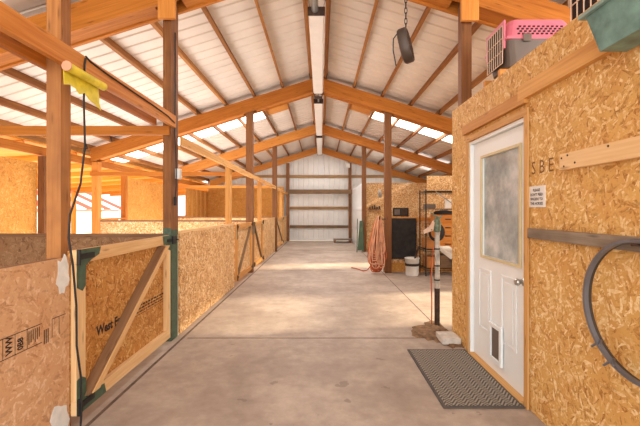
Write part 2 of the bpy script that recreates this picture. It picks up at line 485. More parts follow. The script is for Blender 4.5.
cs = MB(); cs.box(OX-0.02, OX-0.006, DY1+0.03, DY1+0.075, 0, DZ1+0.035); cs.box(OX-0.02, OX-0.006, DY0-0.075, DY0-0.03, 0, DZ1+0.035); cs.box(OX-0.022, OX-0.006, DY0-0.075, DY1+0.075, DZ1+0.035, DZ1+0.085)
cs.build('door_casing', 'casing', d, grain=True)
MB().box(OX-0.03, OX+0.10, DY0-0.004, DY1+0.004, 0.001, 0.018).build('threshold', 'casing', d, grain=True)
tag(MB().box(OX-0.035, OX-0.0005, DY0-0.06, DY1+0.13, 2.135, 2.225).build('header_board', 'fresh_orange', grain=True, bevel=0.003), 'rough wooden header board nailed flat above the white office door', 'board')

# ------------------------------------------------------------------ posts, rafters, ties, purlins
def post(x, y, z1, mat, label, w=0.15, wy=None, z0=0.0, group=None, cat='post', name='timber_post'):
    o = MB().box(x-w/2, x+w/2, y-(wy or w)/2, y+(wy or w)/2, z0, z1).build(name, mat, grain=True, bevel=0.004)
    return tag(o, label, cat, group)
fl_names = {1: 'first', 2: 'second', 3: 'third', 4: 'last'}
post(-1.627, FR[1], ztop(LPX)-0.02, 'post_wood', 'tall timber post with green painted foot at far side of the nearest gate', w=0.088, wy=0.185)
post(LPX, FR[2], ztop(LPX)-0.02, 'dark_post', 'dark timber post between the two middle stall gates on the left')
post(LPX+0.02, FR[3], ztop(LPX)-0.02, 'dark_post', 'dark timber post beside the farthest braced stall gate')
post(1.545, FR[1]-0.03, ztop(1.55)-0.02, 'dark_post', 'timber post rising behind the office wall beside the pink carrier', w=0.11, wy=0.095)
post(RPX, FR[2], ztop(RPX)-0.02, 'dark_post', 'timber post with the orange hose hanging on its side')
post(1.465, FR[3]-0.02, ztop(RPX)-0.02, 'dark_post', 'timber post at the corner of the far white walled room', w=0.14)
post(-1.52, 16.30, 3.565, 'dark_post', 'timber post left of the far white sliding door', w=0.14)
post(1.48-0.15, 16.30, 3.59, 'dark_post', 'timber post right of the far white sliding door', w=0.13)
NPX, NPY = -1.648, 2.235
post(NPX, NPY, zbot(NPX)+0.2, 'post_orange', 'thick orange timber post in front left with white paint splash below', w=0.09)
for i in (1, 2, 3):
    post(XL+0.10, FR[i], zbot(XL+0.10)-0.01, 'beam_bright', ('timber wall post at the left end of the %s low stall divider' % ('nearest', 'middle', 'farthest')[i-1]), w=0.14)
post(XL+0.09, 9.15, 2.3, 'beam', 'short timber post on the far side of the left wall window opening', w=0.12)
post(XL+0.075, 6.50, 2.38, 'dark_post', 'dark post at the edge of the big bright opening in the left wall', w=0.12)

for i, y in enumerate(FR):
    if i == 0: continue
    if i == 4: y = 16.34
    for sx, sn in ((-1, 'left'), (1, 'right')):
        nm = ('overhead frame behind the nearest post', 'nearest visible frame at the first gate post', 'second frame just in front of the skylights', 'third frame', 'farthest frame on the back gable')[i]
        lab = ['%s rafter of the roof frame standing just behind the camera', 'doubled orange rafter crossing the upper %s corner of the photo', '%s rafter of the frame just before the bright roof panels', '%s rafter of the second frame from the back gable', '%s rafter lying against the white back gable'][i] % sn
        t = thing('rafter', lab, 'rafter', (RX+sx*2.6, y, zbot(RX+2.6)), 'rafters of the roof frames')
        xe = 5.04
        for dy in ((-0.115, 0.115) if i < 4 else (-0.04,)):
            q = MB()
            x0, x1 = RX+sx*0.004, RX+sx*xe
            q.poly([(x0, y+dy-0.019, zbot(x0)), (x1, y+dy-0.019, zbot(x1)), (x1, y+dy-0.019, ztop(x1)), (x0, y+dy-0.019, ztop(x0))], (0, 1, 0), 0.038)
            q.build('rafter_board', 'beam' if i in (0, 1, 2) else 'beam_bright', t, grain=True)
        if i < 4:
            q = MB()
            xp = ((-1.62, -1.627, -1.6, -1.58)[i] if sx < 0 else (1.54, 1.54, 1.5, 1.465)[i])
            for (a, b) in ((0.004, abs(xp-RX)-0.14), (abs(xp-RX)+0.14, 4.9)):
                x0, x1 = RX+sx*a, RX+sx*b
                q.poly([(x0, y-0.0955, zbot(x0)+0.02), (x1, y-0.0955, zbot(x1)+0.02), (x1, y-0.0955, zbot(x1)+0.06), (x0, y-0.0955, zbot(x0)+0.06)], (0, 1, 0), 0.191)
            q.build('spacer_board', 'beam', t, grain=True)
        if i in (1,):
            xp = -1.60 if sx < 0 else 1.545
            MB().box(xp-0.09, xp+0.09, y-0.175, y-0.1355, zbot(xp)-0.2, zbot(xp)+0.27).build('gusset_block', 'beam_bright', t, grain=True, bevel=0.004)
# ties
def beam(x0, x1, y0, y1, z0, z1, mat, label, cat='beam', name='beam', group=None):
    return tag(MB().box(x0, x1, y0, y1, z0, z1).build(name, mat, grain=True, bevel=0.003), label, cat, group)
beam(XL+0.02, LPX-0.0, FR[1]-0.115, FR[1]-0.076, 2.18, 2.275, 'beam', 'horizontal tie beam above the nearest low stall divider', name='tie_beam')
beam(XL+0.02, LPX-0.0, FR[2]-0.115, FR[2]-0.076, 2.16, 2.25, 'beam', 'horizontal tie beam above the middle low stall divider', name='tie_beam')
beam(XL+0.02, LPX-0.0, FR[3]-0.115, FR[3]-0.076, 2.16, 2.25, 'beam_bright', 'horizontal tie beam above the farthest low stall divider', name='tie_beam')
# purlins
offs = [0.165, 0.80, 1.43, 2.06, 2.69, 3.32, 3.95, 4.58, 5.12]
ordn = ['ridge purlin', 'first purlin below the ridge', 'second purlin below the ridge', 'third purlin below the ridge', 'fourth purlin below the ridge', 'fifth purlin below the ridge', 'sixth purlin below the ridge', 'seventh purlin below the ridge', 'wooden eave purlin']
bays = [(YN+0.02, FR[0]-0.002), (FR[0]+0.002, FR[1]-0.002), (FR[1]+0.002, FR[2]-0.002), (FR[2]+0.002, FR[3]-0.002), (FR[3]+0.002, 16.47)]
bayn = ['', 'nearest roof bay', 'roof bay before the skylights', 'roof bay with the big skylights', 'roof bay at the back gable']
for b, (y0, y1) in enumerate(bays):
    if b == 0: continue
    src = None
    for sx, sn in ((-1, 'left'), (1, 'right')):
        for o_, on in zip(offs, ordn):
            x = RX+sx*o_; zc = zroof(x)-0.064
            if src is None:
                h0 = 0.122
                q = MB().box(-0.022, 0.022, y0, y1, -h0/2, h0/2)
                src = q.build('purlin', 'purlin', grain=True, base=(0, 0, 0))
                hg = MB().box(-0.032, 0.032, y1-0.21, y1-0.16, -h0/2-0.004, h0/2-0.02); hg.build('hanger_plate', 'rust_metal', src, base=(0, y1-0.15, 0))
                o = src
            else: o = copy_tree(src)
            o.location = (x, 0, zc); o.rotation_euler = (0, math.atan(S)*sx, 0)
            tag(o, '%s, %s slope, %s' % (on, sn, bayn[b]), 'purlin', 'purlins under the metal roof')
# plywood pieces beside skylights
for yi, (y0, y1) in enumerate(SK):
    for sx, sn in ((-1, 'left'), (1, 'right')):
        xa, xb = RX+sx*0.83, RX+sx*1.40
        q = MB().poly([(xa, y0+0.05, zroof(xa)-0.03), (xb, y0+0.05, zroof(xb)-0.03), (xb, y0+0.05, zroof(xb)-0.012), (xa, y0+0.05, zroof(xa)-0.012)], (0, 1, 0), y1-y0-0.3)
        tag(q.build('roof_board', 'beam_bright'), 'orange plywood strip beside the %s %s skylight under the roof' % ('nearer' if yi == 0 else 'farther', sn), 'board')

# headers along the left
HX = -1.555
beam(HX-0.019, HX+0.019, 0.3, FR[1]-0.08, 2.262, 2.388, 'beam_bright', 'orange header board along the aisle above the nearest stall gate', name='header_beam')
beam(NPX-0.085, NPX-0.047, 0.3, FR[1]-0.18, 2.262, 2.388, 'beam', 'second header board running behind the thick front left post', name='header_beam')
beam(-1.56, -1.522, FR[1]+0.08, FR[2]+0.4, 2.105, 2.20, 'fresh_orange', 'pale header board above the long plain stall panel', name='header_beam')
beam(-1.56, -1.522, FR[2]+0.405, 16.2, 2.12, 2.215, 'fresh_orange', 'pale header board running over the far stall gates', name='header_beam')
def stallpost(y, label): return tag(MB().box(-1.68, -1.585, y-0.05, y+0.05, 0, 2.19).build('stall_post', 'fresh_orange', grain=True, bevel=0.003), label, 'post')
stallpost(6.28, 'fresh pale stall post between the long plain panel and a gate')
stallpost(9.42, 'fresh pale stall post just past the second middle gate')
stallpost(14.4, 'fresh pale stall post at the far side of the farthest gate')

# eave beam + openings trim, left wall
beam(XL-0.02, XL+0.028, YN, 16.15, 2.40, 2.555, 'beam', 'dark orange eave beam along the top of the left wall', name='eave_beam')
beam(XL+0.002, XL+0.15, 8.075, 9.085, 1.175, 1.21, 'beam', 'wooden sill board of the left wall window opening', name='sill_board', cat='sill')
beam(XL+0.002, XL+0.06, 12.5, 13.55, 1.175, 1.21, 'beam', 'wooden sill board of the farther left wall opening', name='sill_board', cat='sill')
for j in range(5):
    yy = 13.62+j*0.52
    beam(XL+0.001, XL+0.035, yy, yy+0.09, 0, 2.25, 'fresh_orange', 'upright stud on the far left wall, %s from the opening' % ['first', 'second', 'third', 'fourth', 'fifth'][j], name='wall_stud', cat='stud', group='studs on the far left wall')

# low dividers in the stalls
def divider(y, x0, x1, mat, label, h=1.14):
    t = thing('stall_divider', label, 'divider', ((x0+x1)/2, y, 0))
    MB().box(x0, x1, y-0.012, y+0.012, 0, h).build('panel', mat, t)
    MB().box(x0, x1, y-0.03, y+0.03, h, h+0.035).build('cap_rail', 'brace_wood', t, grain=True)
    return t
divider(FR[1], XL+0.20, -1.672, 'osb_shaded', 'shadowed low chipboard divider behind the nearest gate', 1.10)
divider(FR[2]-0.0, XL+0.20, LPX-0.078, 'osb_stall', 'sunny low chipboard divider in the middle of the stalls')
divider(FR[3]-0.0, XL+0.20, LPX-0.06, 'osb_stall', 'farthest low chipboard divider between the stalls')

# ------------------------------------------------------------------ stall fronts
SX = -1.56
def front(y0, y1, mat, label, h=1.13, cap=True):
    t = thing('stall_partition', label, 'stall panel', (SX, (y0+y1)/2, 0))
    p = MB().box(SX-0.02, SX, y0, y1, 0.02, h).build('panel', mat, t)
    if cap: MB().box(SX-0.022, SX+0.006, y0, y1, h, h+0.03).build('cap_rail', 'fresh', t, grain=True)
    return t, p
t1, p1 = front(0.2, 2.205, 'osb_pale', 'nearest chipboard stall panel with printed stamp and white paint splashes', 1.095, False)
MB().box(SX-0.06, SX-0.021, 0.2, 2.15, 1.02, 1.095).build('cap_rail', 'brace_wood', t1, grain=True)
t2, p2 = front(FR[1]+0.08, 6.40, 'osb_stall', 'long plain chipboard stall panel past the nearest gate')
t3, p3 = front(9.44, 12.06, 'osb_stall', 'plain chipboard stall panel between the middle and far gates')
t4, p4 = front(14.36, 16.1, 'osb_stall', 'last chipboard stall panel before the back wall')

def blob(y, z, ry, rz, n=18, jag=0.25, seed=1):
    rnd = random.Random(seed); out = []
    for k in range(n):
        a = 2*math.pi*k/n; s = 1+rnd.uniform(-jag, jag)
        out.append((y+ry*s*math.cos(a), z+rz*s*math.sin(a)))
    return out
def decal(pts, x, th=0.0015): return MB().poly([(x, a, b) for a, b in pts], (1, 0, 0), th)
tag(decal(blob(2.15, 1.0, 0.05, 0.115, seed=3), SX).build('paint_splash', 'splash_white', t1))
tag(decal(blob(2.125, 0.13, 0.075, 0.10, seed=4), SX).build('paint_splash', 'splash_white', t1))
# printed stamps on nearest panel
st = MB(); xk = SX+0.0012
def ik(y0, y1, z0, z1): st.poly([(xk, y0, z0), (xk, y1, z0), (xk, y1, z1), (xk, y0, z1)], (1, 0, 0), 0.0005)
ik(1.2, 1.985, 0.750, 0.754); ik(1.2, 1.985, 0.645, 0.649)
ik(2.06, 2.17, 0.752, 0.756); 
for yy in (1.74, 1.81, 1.885, 2.06, 2.115): ik(yy, yy+0.003, 0.648, 0.752)
for j in range(4): ik(1.60+j*0.03, 1.606+j*0.03, 0.66, 0.735)
for j in range(6):
    ik(1.895+j*0.014, 1.900+j*0.014, 0.665+0.01*(j % 3), 0.74); 
for j in range(3): ik(2.0+j*0.014, 2.006+j*0.014, 0.63, 0.71)
text_into(st, 'WW', 0.055, (xk, 1.795, 0.66), (0, 0, 1), (0, -1, 0), bold=0.002, squash=0.8)
text_into(st, '0B8', 0.05, (xk, 1.86, 0.66), (0, 0, 1), (0, -1, 0), bold=0.002, squash=0.8)
st.build('printed_stamp', 'ink', t1)

def gate(y0, y1, brace, label, mat, near=False, z0=0.10, z1=1.135):
    """brace: 'up' = low at y0, high at y1"""
    t = thing('stall_gate', label, 'gate', (SX, (y0+y1)/2, z0))
    p = MB().box(SX-0.02, SX, y0, y1, z0+0.01, z1-0.005).build('panel', mat, t)
    w = 0.088; th = 0.036; x0 = SX+0.0005; x1 = x0+th
    fm = 'fresh' if near else 'fresh_orange'
    MB().box(x0, x1, y0, y1, z1-w, z1).build('rail', fm, t, grain=True, bevel=0.003)
    MB().box(x0, x1, y0, y1, z0, z0+w).build('rail', fm, t, grain=True, bevel=0.003)
    MB().box(x0, x1, y0, y0+w, z0+w+0.001, z1-w-0.001).build('stile', fm, t, grain=True, bevel=0.003)
    MB().box(x0, x1, y1-w, y1, z0+w+0.001, z1-w-0.001).build('stile', fm, t, grain=True, bevel=0.003)
    a, b = (y0+w+0.05, y1-w-0.05)
    zb, zt = z0+w+0.005, z1-w-0.005
    if brace == 'up': pa, pb = (a, zb), (b, zt)
    else: pa, pb = (a, zt), (b, zb)
    q = MB(); hw = 0.036 if near else 0.045; bt = 0.075 if near else th
    q.poly([(x0, pa[0]-hw, pa[1]), (x0, pa[0]+hw, pa[1]), (x0, pb[0]+hw, pb[1]), (x0, pb[0]-hw, pb[1])], (1, 0, 0), bt)
    q.build('brace', 'fresh' if near else 'old_girt', t, grain=True)
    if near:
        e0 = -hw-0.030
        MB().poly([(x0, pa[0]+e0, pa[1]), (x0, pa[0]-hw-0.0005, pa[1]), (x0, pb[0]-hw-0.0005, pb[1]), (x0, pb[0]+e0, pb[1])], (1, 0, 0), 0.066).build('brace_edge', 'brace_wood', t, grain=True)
    return t, x1
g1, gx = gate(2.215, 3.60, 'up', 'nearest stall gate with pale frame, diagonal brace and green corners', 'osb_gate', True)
for (pts, nm) in [([(2.216, 1.136), (2.46, 1.136), (2.44, 1.085), (2.36, 1.06), (2.305, 1.03), (2.30, 0.90), (2.27, 0.87), (2.216, 0.90)], 0),
                  ([(2.216, 0.32), (2.26, 0.33), (2.305, 0.30), (2.31, 0.20), (2.40, 0.185), (2.50, 0.17), (2.52, 0.099), (2.216, 0.099)], 1),
                  ([(3.42, 1.136), (3.60, 1.136), (3.60, 0.98), (3.53, 1.0), (3.50, 1.046), (3.44, 1.05)], 2)]:
    q = MB().poly([(gx+0.0005, a, b) for a, b in pts], (1, 0, 0), 0.0015)
    o = q.build('paint_patch', 'green_paint', g1); o['label'] = 'dark green painted corner'
def strap(y, z, t, L=0.16, s=1):
    q = MB().box(gx+0.0025, gx+0.009, min(y, y+s*L), max(y, y+s*L), z-0.018, z+0.018)
    q.tube([(gx+0.012, y, z-0.05), (gx+0.012, y, z+0.05)], 0.011, 8)
    q.build('hinge', 'black_metal', t)
strap(2.222, 1.09, g1); strap(2.222, 0.15, g1)
q = MB().box(gx+0.0025, gx+0.012, 3.52, 3.74, 1.07, 1.10); q.box(gx+0.012, gx+0.03, 3.60, 3.68, 1.045, 1.125); q.tube([(gx+0.02, 3.66, 1.085), (gx+0.05, 3.68, 1.085)], 0.008, 6)
q.build('latch', 'black_metal', g1)
st = MB(); xk = SX+0.0012
text_into(st, 'West Fraser', 0.092, (xk, 2.47, 0.51), (0, 1, 0), (0, 0, 1), bold=0.004, squash=0.92)
st.build('printed_name', 'ink', g1)
st = MB()
for j, (za, zb_) in enumerate([(0.56, 0.575), (0.535, 0.548), (0.51, 0.52), (0.49, 0.494)]):
    yy = 2.98
    rnd = random.Random(j)
    while yy < 3.50:
        L = rnd.uniform(0.02, 0.06)
        st.poly([(xk, yy, za), (xk, yy+L, za), (xk, yy+L, zb_), (xk, yy, zb_)], (1, 0, 0), 0.0005); yy += L+0.014
st.build('printed_stamp', 'ink', g1)
# green paint on the gate post foot
PXR = -1.583+0.0012; PFY = FR[1]-0.0925
q = MB().box(-1.67, PXR+0.0015, PFY-0.0028, PFY-0.0005, 0.005, 1.2)
q.box(PXR-0.0005, PXR+0.0015, PFY-0.0028, PFY+0.16, 0.005, 1.18)
pp = [o for o in C.objects if o.get('label', '').startswith('tall timber post with green')][0]
o = q.build('paint_patch', 'green_paint', pp); o['label'] = 'dark green painted foot'
q = MB().box(PXR+0.0002, PXR+0.0015, PFY+0.165, PFY+0.188, 0.005, 1.12); o = q.build('paint_edge', 'splash_white', pp)
g2, _ = gate(6.45, 7.90, 'up', 'middle stall gate with its brace rising toward the dark post', 'osb_stall')
g3, _ = gate(8.10, 9.36, 'down', 'middle stall gate with its brace falling away from the dark post', 'osb_stall')
g4, _ = gate(12.25, 14.33, 'down', 'farthest stall gate with dark brace near the back wall', 'osb_stall')
for g, y0, y1 in ((g2, 6.45, 7.90), (g3, 8.10, 9.36), (g4, 12.25, 14.33)):
    for yy, s in ((y0+0.01, 1), (y1-0.01, -1)):
        for zz in (1.09, 0.16): strap(yy, zz, g, 0.12, s)
    q = MB()
    q.box(gx+0.0005, gx+0.002, y0, y0+0.08, 0.86, 1.04); q.box(gx+0.0005, gx+0.002, y1-0.08, y1, 0.86, 1.04)
    o = q.build('paint_patch', 'green_paint', g)

# ------------------------------------------------------------------ back end: sliding door and girts
t = thing('sliding_door', 'white corrugated sliding door filling the far end of the aisle', 'door', (0, 16.5, 0))
q = MB(); rib_sheet(q, -1.49, 1.40, lambda x: 0.03, lambda x: 2.19, pos=16.49, sgn=1); q.build('metal_sheet', 'white_metal', t, fixn=False)
for z in (0.66, 1.52): MB().box(-1.44, 1.25, 16.42, 16.485, z-0.06, z+0.06).build('door_rail', 'old_girt' if z < 1 else 'girt', t, grain=True)
MB().box(-1.44, 1.40, 16.42, 16.485, 0.02, 0.10).build('bottom_rail', 'white_metal', t)
beam(-1.6, 1.55, 16.18, 16.22, 2.16, 2.36, 'old_girt', 'dirty brown header board above the far sliding door', name='header_board', cat='board')
beam(-4.0, 3.9, 16.43, 16.48, 2.92, 3.04, 'girt', 'long wooden girt across the white back gable', name='girt', cat='board')
t = thing('loading_ramp', 'low grey platform on the floor by the far sliding door', 'platform', (0.95, 15.7, 0))
MB().box(0.55, 1.36, 15.4, 15.95, 0.10, 0.15).build('deck', 'weathered', t, grain=True)
for x in (0.60, 1.28): MB().box(x-0.04, x+0.04, 15.4, 15.95, 0, 0.10).build('runner', 'dark_post', t, grain=True)

# ------------------------------------------------------------------ ridge lamps
def strip(y0, y1, label, zb=3.92, w=0.105):
    t = thing('strip_light', label, 'light', (RX, (y0+y1)/2, zb), 'strip lights along the ridge')
    q = MB().poly([(RX-w, y0, zb+0.03), (RX-w*0.8, y0, zb), (RX+w*0.8, y0, zb), (RX+w, y0, zb+0.03), (RX+w*0.85, y0, zb+0.10), (RX-w*0.85, y0, zb+0.10)], (0, 1, 0), y1-y0)
    q.build('housing', 'lamp_white', t)
    for yy in (y0-0.012, y1): MB().box(RX-w-0.008, RX+w+0.008, yy, yy+0.012, zb-0.005, zb+0.11).build('end_cap', 'rust_metal', t)
    q = MB()
    for yy in (y0+0.3, y1-0.3): q.tube([(RX-0.05, yy, zb+0.10), (RX-0.13, yy, zroof(RX+0.165)-0.09)], 0.006, 6); q.tube([(RX+0.05, yy, zb+0.10), (RX+0.13, yy, zroof(RX+0.165)-0.09)], 0.006, 6)
    q.build('hanging_wire', 'grey_metal', t)
    return t
strip(4.62, 7.70, 'long white strip light under the ridge nearest the camera')
strip(8.40, 12.0, 'long white strip light under the ridge over the skylight bay')
strip(12.35, 16.1, 'long white strip light under the ridge at the back gable')
t = thing('light_bracket', 'dark metal bracket between the nearest two ridge strip lights', 'bracket', (RX, 8.05, 3.9))
q = MB(); q.box(RX-0.09, RX+0.09, 7.95, 8.1, 3.93, 3.945); q.box(RX-0.09, RX-0.075, 7.95, 8.1, 3.945, 4.02); q.box(RX+0.075, RX+0.09, 7.95, 8.1, 3.945, 4.02); q.build('bracket_plate', 'rust_metal', t)
q = MB().tube([(RX, 7.715, 3.96), (RX, 8.38, 3.96)], 0.018, 8); q.build('conduit', 'grey_metal', t)
t = thing('conduit_pipe', 'bright metal conduit under the ridge ahead of the nearest strip light', 'pipe', (RX, 4.0, 3.98))
MB().tube([(RX-0.02, 3.0, 3.99), (RX-0.02, 4.605, 3.99)], 0.045, 10).build('pipe', 'grey_metal', t)

# ------------------------------------------------------------------ hanging fan and chain
FX, FY, FZ = 0.735, 3.08, 2.81
plain('fan_brown', '#4e4038', 0.5, 0.1, var=0.2)
t = thing('fan', 'dark oval hanging fan seen edge on below the right roof slope', 'fan', (FX, FY, FZ))
def ringpts(rx, rz, n=28, y=0, e=2.6):
    out = []
    for k in range(n):
        a = 2*math.pi*k/n; c, s_ = math.cos(a), math.sin(a)
        out.append((rx*math.copysign(abs(c)**(2/e), c), y, rz*math.copysign(abs(s_)**(2/e), s_)))
    return out
M0 = Vector((FX, FY, FZ))
def W(pts): return [M0+Vector(p) for p in pts]
q = MB()
rows = [(0.145, -0.045), (0.155, -0.03), (0.155, 0.03), (0.145, 0.045), (0.132, 0.045), (0.132, -0.045)]
vs = []; fs = []; n_ = 28
for r_, y in rows: vs += W(ringpts(r_, r_, n_, y))
for i in range(len(rows)):
    j = (i+1) % len(rows)
    for k in range(n_): fs.append((i*n_+k, i*n_+(k+1) % n_, j*n_+(k+1) % n_, j*n_+k))
q.add(vs, fs, None, True); q.build('housing', 'fan_brown', t)
q = MB()
for y in (-0.045, 0.045):
    for rr in (0.035, 0.06, 0.085, 0.11): q.tube(W(ringpts(rr, rr, 20, y, 2)), 0.0035, 5, closed=True)
    for k in range(8):
        a = math.pi*k/8; q.tube(W([(-0.14*math.cos(a), y, -0.14*math.sin(a)), (0.14*math.cos(a), y, 0.14*math.sin(a))]), 0.003, 5)
q.build('grille', 'rust_metal', t)
q = MB().lathe([(0, -0.03), (0.03, -0.03), (0.03, 0.03), (0, 0.03)], M0, 14, 'y'); q.build('hub', 'black_metal', t)
for k in range(4):
    a0 = math.pi/2*k; q = MB()
    pts = []
    for rr, w_ in ((0.03, 0.25), (0.08, 0.42), (0.122, 0.38)):
        for sgn in (-1, 1): pts.append(M0+Vector((rr*math.cos(a0+sgn*w_), sgn*0.014, rr*math.sin(a0+sgn*w_))))
    q.add(pts, [(0, 1, 3, 2), (2, 3, 5, 4)]); q.build('blade', 'rust_metal', t)
MB().tube(W([(-0.05, 0.05, 0.12), (-0.07, 0.09, 0.08), (-0.07, 0.115, -0.02), (-0.06, 0.12, -0.17)]), 0.006, 6).build('power_cord', 'black_metal', t)
t.rotation_euler = (Matrix.Rotation(R(-12), 3, 'Y') @ Matrix.Rotation(R(66), 3, 'Z')).to_euler(); t.scale = (0.9, 0.9, 0.9)
ch = MB(); zt = zroof(FX)-0.10; z = FZ+0.14; k = 0
while z < zt:
    L = 0.05
    ring = []
    for a in range(10):
        an = 2*math.pi*a/10; u, w_ = 0.011*math.cos(an), 0.03*math.sin(an)
        ring.append((FX+(u if k % 2 else 0), FY+(0 if k % 2 else u), z+0.028+w_))
    ch.tube(ring, 0.0035, 5, closed=True); z += L-0.004; k += 1
tag(ch.build('chain', 'black_metal'), 'thin dark chain holding the hanging fan', 'chain')

# ------------------------------------------------------------------ pet carriers on the office roof
def carrier(x0, y0, z0, L, Wd, Hh, top, bottom, label):
    t = thing('pet_carrier', label, 'pet carrier', (x0+L/2, y0+Wd/2, z0))
    def shell(za, zb, ia, ib, nm, mat, bev):
        q = MB(); vs = []
        def rr(z, ins):
            pts = []; r_ = 0.06; xa, xb, ya, yb = x0+ins, x0+L-ins, y0+ins, y0+Wd-ins
            for (cx, cy, a0) in ((xb-r_, yb-r_, 0), (xa+r_, yb-r_, 90), (xa+r_, ya+r_, 180), (xb-r_, ya+r_, 270)):
                for k in range(5):
                    a = R(a0+k*22.5); pts.append((cx+r_*math.cos(a), cy+r_*math.sin(a), z))
            return pts
        lv = [(za, ia), (zb, ib)] if not bev else [(za, ia), (zb-0.06, ib), (zb-0.02, ib+0.02), (zb, ib+0.06)]
        if not bev: lv = [(za, ia+0.03), (za+0.02, ia), (zb, ib)]
        for z, i_ in lv: vs += rr(z, i_)
        n = 20; fs = [tuple(range(n))[::-1], tuple(range((len(lv)-1)*n, len(lv)*n))]
        for i in range(len(lv)-1):
            for k in range(n): fs.append((i*n+k, i*n+(k+1) % n, (i+1)*n+(k+1) % n, (i+1)*n+k))
        q.add(vs, fs); return q.build(nm, mat, t, bevel=0)
    zm = z0+Hh*0.55
    shell(z0, zm-0.012, 0.035, 0.0, 'bottom_shell', bottom, False)
    tp = shell(zm+0.012, z0+Hh, 0.0, 0.035, 'top_shell', top, True)
    MB().box(x0-0.006, x0+L+0.006, y0-0.006, y0+Wd+0.006, zm-0.012, zm+0.012).build('seam_rim', top, t, bevel=0.004)
    q = MB()
    for r_ in range(4):
        for k in range(11):
            xx = x0+0.10+k*0.04+(0.02 if r_ % 2 else 0); zz = zm+0.035+r_*0.024
            if xx > x0+L-0.09: continue
            yy = y0+0.002+0.034*(zz-zm-0.012)/(Hh*0.45-0.012-0.06)
            q.poly([(xx-0.013, yy-0.004, zz-0.008), (xx+0.010, yy-0.004, zz-0.008), (xx+0.013, yy-0.004, zz+0.008), (xx-0.010, yy-0.004, zz+0.008)], (0, 1, 0), 0.006)
    q.build('vent_hole', 'dark_hole', tp, fixn=True)['kind'] = 'stuff'
    # door on the -x end
    yc0, yc1, zc0, zc1 = y0+0.06, y0+Wd-0.06, z0+0.05, z0+Hh-0.07
    MB().box(x0-0.006, x0-0.001, yc0, yc1, zc0, zc1).build('door_opening', 'dark_hole', t)
    q = MB()
    for k in range(8): q.tube([(x0-0.014, yc0+k*(yc1-yc0)/7, zc0), (x0-0.014, yc0+k*(yc1-yc0)/7, zc1)], 0.0042, 6)
    for k in range(4): q.tube([(x0-0.014, yc0, zc0+k*(zc1-zc0)/3), (x0-0.014, yc1, zc0+k*(zc1-zc0)/3)], 0.004, 6)
    q.build('door_grille', 'flesh_paper', t)
    q = MB()
    for (a, b, c, e) in ((yc0-0.03, yc1+0.03, zc1+0.004, zc1+0.035), (yc0-0.03, yc0-0.004, zc0+0.12, zc1+0.004), (yc1+0.004, yc1+0.03, zc0+0.12, zc1+0.004)): q.box(x0-0.012, x0-0.001, a, b, c, e)
    q.build('door_surround', top, t)
    for xx in (x0+0.13, x0+L-0.18): MB().box(xx, xx+0.07, y0-0.014, y0-0.0065, zm-0.035, zm+0.03).build('side_latch', bottom, t, bevel=0.003)
    return t
beam(1.56, 3.2, 3.10, 3.14, 2.482, 2.62, 'beam_bright', 'wooden joist under the near side of the pink carrier', name='joist', cat='joist')
beam(1.56, 3.2, 3.38, 3.42, 2.482, 2.62, 'beam_bright', 'wooden joist under the far side of the pink carrier', name='joist', cat='joist')
carrier(1.60, 3.05, 2.622, 0.60, 0.40, 0.45, 'pink_plastic', 'grey_plastic', 'pink topped grey pet carrier lying on the office roof')
carrier(1.56, 1.76, 2.482, 0.66, 0.50, 0.46, 'tan_plastic', 'grey_plastic', 'tan pet carrier with vent holes at the top right, nearer than the pink one')

# ------------------------------------------------------------------ office wall items
def bd(y0, y1, z0, z1, mat, label, th=0.036, name='wall_board'):
    return tag(MB().box(OX-th, OX-0.0005, y0, y1, z0, z1).build(name, mat, grain=True, bevel=0.003), label, 'board')
bd(0.7, 2.56, 2.165, 2.27, 'fresh_orange', 'pale board on the office wall running under the teal bin')
bd(0.6, 2.11, 1.62, 1.715, 'fresh', 'pale short board on the office wall below the teal bin board')
bd(0.5, 2.44, 1.195, 1.262, 'weathered', 'weathered grey plank on the office wall behind the steel hoop')
t = [o for o in C.objects if o.get('label', '').startswith('pale short board')][0]
q = MB()
for (yy, zz) in ((2.09, 1.69), (2.07, 1.64), (2.04, 1.70), (1.98, 1.65), (1.75, 1.70), (1.5, 1.66)): q.lathe([(0.006, 0), (0.006, -0.002), (0, -0.002)], (OX-0.036, yy, zz), 8, 'x')
q.build('nail_head', 'rust_metal', t)
# sign
t = thing('sign', 'small white printed notice on the office wall right of the door', 'sign', (OX, 2.42, 1.40))
sy0, sy1, sz0, sz1 = 2.295, 2.47, 1.405, 1.548
MB().box(OX-0.006, OX-0.0008, sy0, sy1, sz0, sz1).build('sign_plate', 'paper', t)
q = MB()
for j, s_ in enumerate(['PLEASE', "DON'T FEED", 'FINGERS TO', 'THE HORSES']):
    text_into(q, s_, 0.0245, (OX-0.0068, (sy0+sy1)/2, sz1-0.036-j*0.030), (0, -1, 0), (0, 0, 1), 'CENTER', 0.0007, 1.0)
q.build('sign_text', 'ink', t)
# stamp letters printed on the wall
q = MB()
text_into(q, 'S B E', 0.125, (OX-0.0012, 2.45, 1.63), (0, -1, 0), (0, 0, 1), bold=0.0, squash=0.92)
struct(q.build('trim_7', 'ink_soft'))
